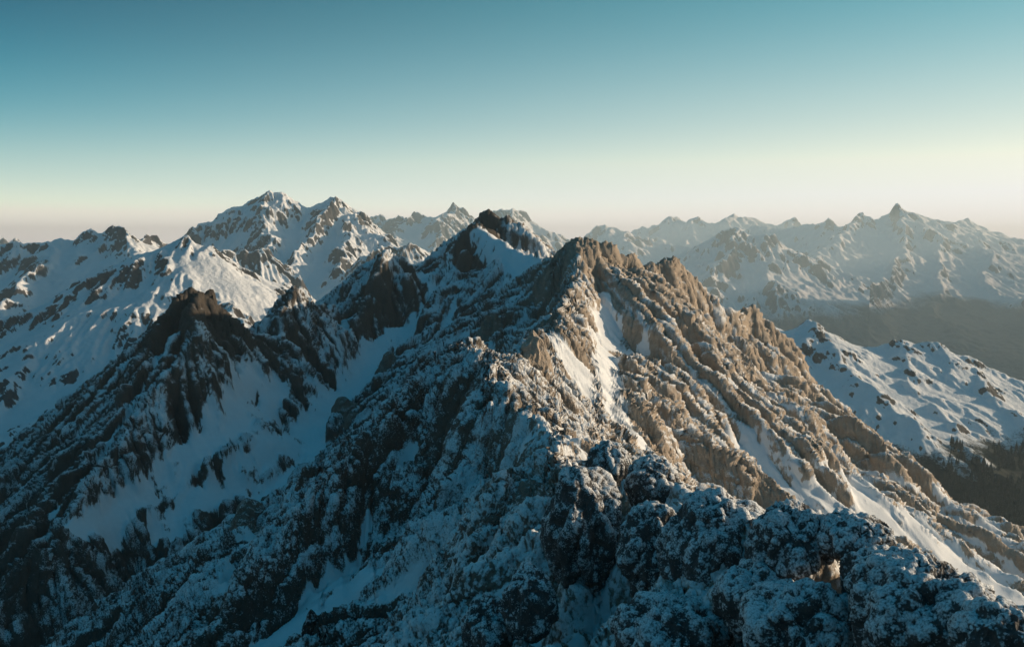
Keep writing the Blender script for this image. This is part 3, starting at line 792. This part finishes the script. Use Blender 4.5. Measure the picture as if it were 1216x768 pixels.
def setup_camera():
    c = bpy.data.cameras.new('camera'); o = bpy.data.objects.new('camera', c); COL.objects.link(o)
    c.sensor_width = 36; c.lens = 36*F/W; c.clip_start = .5; c.clip_end = 200000
    o.rotation_euler = (math.pi/2-PITCH, 0, 0); SC.camera = o

# ------------------------------------------------------------------ single rocks
import bmesh
def rock_form(name, label, px, py, rx, ry, seed, cat='rock', group=None, spire=False, dep=1.0, sink=.4, sub=6, tilt=0.0, Y=None, sunny=0.0, dark=0.0, grow=1.0):
    x, yy, z = raymarch(gmain, Amain, px, py)
    if Y: x, yy, z = P(px, py, Y)
    fit = .95 if spire else .88
    a, c = rx*yy/F*fit, ry*yy/F*fit
    b = a*dep
    d = np.array((x, yy, z)); dn = d/np.linalg.norm(d)
    ctr = np.array(P(px, py, yy))+dn*b*sink
    bm = bmesh.new(); bmesh.ops.create_icosphere(bm, subdivisions=sub, radius=1)
    me = bpy.data.meshes.new(name); bm.to_mesh(me); bm.free()
    n = np.empty(len(me.vertices)*3, f32); me.vertices.foreach_get('co', n); n = n.reshape(-1, 3)
    rad = np.array((a, b, c), f32)
    q = n.copy()
    if spire:
        t = (n[:, 2]+1)/2
        w = (1.02-t)**.75*1.15
        q = np.stack([n[:, 0]/np.sqrt(1-n[:, 2]**2+.03)*w, n[:, 1]/np.sqrt(1-n[:, 2]**2+.03)*w, n[:, 2]], -1)
        q[:, 2] = q[:, 2]*1.0
    ct, st_ = math.cos(tilt), math.sin(tilt)
    q = q*rad
    q = np.stack([q[:, 0]*ct+q[:, 2]*st_, q[:, 1], -q[:, 0]*st_+q[:, 2]*ct], -1)
    m = (a*b*c)**(1/3)
    o_ = q/m
    big = -.05+.30*perlin3(o_[:, 0]*1.1, o_[:, 1]*1.1, o_[:, 2]*.7, seed)+.24*(.45-np.abs(perlin3(o_[:, 0]*2.0, o_[:, 1]*2.0, o_[:, 2]*.7, seed+3)))*2
    big = big+.12*(.4-np.abs(perlin3(o_[:, 0]*4.3, o_[:, 1]*4.3, o_[:, 2]*1.5, seed+5)))*2
    q = q+n*(big*m)[:, None]
    wp = q+ctr[None].astype(f32)
    faces = np.empty(len(me.polygons)*3, np.int32); me.polygons.foreach_get('vertices', faces); faces = faces.reshape(-1, 3)
    def vn(v):
        fn = np.cross(v[faces[:, 1]]-v[faces[:, 0]], v[faces[:, 2]]-v[faces[:, 0]])
        o = np.zeros_like(v)
        for k in range(3):
            for ax in range(3):
                o[:, ax] += np.bincount(faces[:, k], fn[:, ax], len(v))
        return o/(np.linalg.norm(o, axis=1)[:, None]+1e-9)
    nn = vn(wp)
    rr = np.full(len(wp), yy, f32)
    disp, cav = rime_disp(wp, nn, rr, min(1, m/4.0)*grow, seed+70, coarse=(1-.6*sunny), levels=((3.4, .42, .35), (1.25, .24, .55), (.5, .17, .75), (.26, .08, .6)))
    wp = wp+nn*disp[:, None]
    n2 = vn(wp)
    pat = .16*perlin3(wp[:, 0]/3, wp[:, 1]/3, wp[:, 2]/3, 8)
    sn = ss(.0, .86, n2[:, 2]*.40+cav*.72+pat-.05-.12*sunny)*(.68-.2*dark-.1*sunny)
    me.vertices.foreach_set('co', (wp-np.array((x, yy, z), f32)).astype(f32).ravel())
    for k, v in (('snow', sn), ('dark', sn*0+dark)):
        at = me.attributes.new(k, 'FLOAT', 'POINT'); at.data.foreach_set('value', v.astype(f32))
    me.polygons.foreach_set('use_smooth', np.ones(len(me.polygons), bool))
    me.materials.append(MAT_MAIN if sunny or yy > 140 else MAT_RIME)
    o = bpy.data.objects.new(name, me); COL.objects.link(o); o.location = (x, yy, z)
    return tag(o, label, cat, group)

def build_rocks():
    G = 'rime-coated rocks along the foreground crest'
    for a in [
        ('frosted_boulder', 'small frosted knob with sunlit right side, highest foreground rock beside the lit saddle', 722, 552, 27, 24, 1, 140),
        ('frosted_boulder', 'frosted knob with bright right edge, just right of the highest foreground knob', 776, 578, 30, 33, 2, 118),
        ('frosted_boulder', 'tall rime-covered column running down left of the black cleft in the foreground', 694, 632, 44, 74, 3, 112),
        ('frosted_boulder', 'rounded frosted buttress right of the black cleft, under the sunlit-edged knob', 776, 655, 42, 56, 5, 98),
        ('frosted_boulder', 'largest dark frosted rock in the foreground centre, its flat top edged with sun', 850, 650, 58, 74, 6, 86),
        ('frosted_boulder', 'round frosted knob whose right rim glows in the sun, lower right foreground', 940, 650, 50, 48, 7, 76),
        ('frosted_boulder', 'low frosted rock with a sunlit crest between the round glowing knob and the snow ramp', 1018, 640, 42, 26, 8, 72),
        ('frosted_boulder', 'big frosted rock mass filling the lower right corner beside the sunlit snow ramp', 1098, 728, 84, 70, 9, 58),
        ('frosted_boulder', 'frosted rock at the bottom edge below the round glowing knob', 950, 742, 66, 46, 10, 66),
        ('frosted_boulder', 'frosted rock cut by the bottom edge, below the largest foreground rock', 800, 752, 62, 44, 11, 78),
        ('frosted_boulder', 'frosted block with a squared top left of the tall column, near the bottom edge', 628, 716, 30, 44, 12, 100),
        ('frosted_boulder', 'small dark frosted rock at bottom, leftmost of the foreground rocks', 580, 745, 30, 32, 13, 104),
        ('frosted_boulder', 'frosted hump between the big corner rock mass and the low sunlit-crested rock', 1046, 692, 46, 40, 14, 66),
        ('frosted_boulder', 'frosted rock filling the extreme bottom right corner of the foreground', 1190, 764, 56, 44, 15, 50),
        ('frosted_boulder', 'shaded frosted bulge below and right of the largest foreground rock', 896, 712, 44, 44, 16, 74),
    ]:
        rock_form(*a[:6], a[6], cat='boulder', group=G, Y=a[7], dep=1.2)
    rock_form('rock_pinnacle', 'pointed sunlit rock pinnacle standing in the snow right of the near crest', 632, 432, 24, 44, 21, cat='rock', spire=True, sink=.5, sunny=.7)
    rock_form('rock_outcrop', 'rounded frosted outcrop in shade on the left flank behind the near crest', 584, 402, 20, 34, 22, cat='rock', sink=.3, spire=True, dark=.55)  # dark blackens these outcrops to sit in the flank's painted shade
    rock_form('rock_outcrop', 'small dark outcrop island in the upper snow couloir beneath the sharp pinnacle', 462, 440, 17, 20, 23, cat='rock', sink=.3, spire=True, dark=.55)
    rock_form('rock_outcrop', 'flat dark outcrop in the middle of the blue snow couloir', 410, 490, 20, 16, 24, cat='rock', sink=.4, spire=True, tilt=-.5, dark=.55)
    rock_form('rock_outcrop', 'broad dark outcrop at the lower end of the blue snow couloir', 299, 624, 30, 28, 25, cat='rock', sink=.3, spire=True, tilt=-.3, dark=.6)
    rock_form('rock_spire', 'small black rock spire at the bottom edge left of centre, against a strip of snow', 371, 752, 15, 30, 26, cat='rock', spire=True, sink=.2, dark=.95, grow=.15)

# ------------------------------------------------------------------ conifers on the right-hand slope
def build_trees():
    g9, A9, _ = FAR['m9']
    def foliage():
        m, nt, N, L = nodes('conifer_needles')
        out = N.new('ShaderNodeOutputMaterial'); b = N.new('ShaderNodeBsdfPrincipled'); L.new(b.outputs[0], out.inputs[0])
        n = N.new('ShaderNodeTexNoise'); n.inputs['Scale'].default_value = .9; n.inputs['Detail'].default_value = 4
        ge = N.new('ShaderNodeNewGeometry'); L.new(ge.outputs['Position'], n.inputs['Vector'])
        r = N.new('ShaderNodeValToRGB'); r.color_ramp.elements[0].position = .35; r.color_ramp.elements[0].color = (.010, .016, .012, 1)
        r.color_ramp.elements[1].position = .75; r.color_ramp.elements[1].color = (.07, .085, .08, 1)
        L.new(n.outputs['Fac'], r.inputs[0]); L.new(r.outputs[0], b.inputs['Base Color']); b.inputs['Roughness'].default_value = .9
        return m
    def bark():
        m, nt, N, L = nodes('conifer_bark')
        out = N.new('ShaderNodeOutputMaterial'); b = N.new('ShaderNodeBsdfPrincipled'); L.new(b.outputs[0], out.inputs[0])
        b.inputs['Base Color'].default_value = (.035, .027, .02, 1); b.inputs['Roughness'].default_value = .9
        return m
    fm, km = foliage(), bark()
    rng = random.Random(5)
    variants = []
    for v in range(4):
        bm = bmesh.new(); tiers = 8; Ht = 1.0
        for t in range(tiers):
            z0 = .10+.80*t/tiers; rad = (.21-.18*t/tiers)*rng.uniform(.8, 1.2); nsp = 9
            top = bm.verts.new((rng.uniform(-.01, .01), rng.uniform(-.01, .01), min(1, z0+.22)))
            ring = []
            for k in range(nsp*2):
                an = math.pi*k/nsp+rng.uniform(-.12, .12)
                r_ = rad*(rng.uniform(.8, 1.2) if k % 2 else rng.uniform(.35, .6))
                ring.append(bm.verts.new((math.cos(an)*r_, math.sin(an)*r_, z0-(.05 if k % 2 else 0)+rng.uniform(-.015, .015))))
            for k in range(len(ring)):
                bm.faces.new((top, ring[k], ring[(k+1) % len(ring)]))
        cm = bpy.data.meshes.new('crown'); bm.to_mesh(cm); bm.free(); cm.materials.append(fm)
        bm = bmesh.new()
        bmesh.ops.create_cone(bm, cap_ends=True, segments=7, radius1=.022, radius2=.006, depth=.9)
        for q in bm.verts: q.co.z += .40
        tm = bpy.data.meshes.new('trunk'); bm.to_mesh(tm); bm.free(); tm.materials.append(km)
        variants.append((cm, tm))
    n = 0; tries = 0; zs = []
    while n < 280 and tries < 9000:
        tries += 1
        px, py = rng.uniform(1085, 1222), rng.uniform(528, 655)
        dens = float(perlin2(np.array([px/26]), np.array([py/20]), 3)[0])+(py-560)/75+(px-1140)/160
        if dens < rng.uniform(-.35, .55): continue
        x, y, z = raymarch(g9, A9, px, py, g9.y0+8, g9.y0+g9.c*(g9.ny-3))
        if y > 1560: continue
        mx, my, mz = raymarch(gmain, Amain, px, py)
        if my < 940: continue
        cm, tm = rng.choice(variants)
        t = bpy.data.objects.new('conifer_tree', None); COL.objects.link(t)
        hgt = rng.uniform(6.5, 16); t.location = (x, y, float(g9.lin(A9, np.array([x], f32), np.array([y], f32))[0])-.6)
        t.rotation_euler = (0, 0, rng.uniform(0, 6.28)); t.scale = (hgt*rng.uniform(.9, 1.15),)*2+(hgt,)
        tag(t, 'tiny dark conifer on the shaded snowy slope at far right, below the rounded ridge', 'tree', 'conifers on the right-hand slope')
        for nm, dm in (('crown', cm), ('trunk', tm)):
            o = bpy.data.objects.new(nm, dm); COL.objects.link(o); o.parent = t
        n += 1; zs.append(z)
    print('trees', n, tries, min(zs), max(zs), sorted(zs)[len(zs)//2])

SC.view_settings.view_transform = 'Standard'; SC.view_settings.look = 'None'; SC.view_settings.exposure = 0
SC.render.engine = 'CYCLES'
SC.cycles.use_denoising = True
SC.cycles.max_bounces = 4; SC.cycles.diffuse_bounces = 2; SC.cycles.volume_bounces = 1
SC.cycles.use_adaptive_sampling = False
setup_camera(); setup_world(); setup_haze(); setup_ground()
gmain, Amain = main_massif()
FAR = build_far()
build_rocks(); print('rocks', time.time()-T0)
build_trees()
print('script', time.time()-T0)
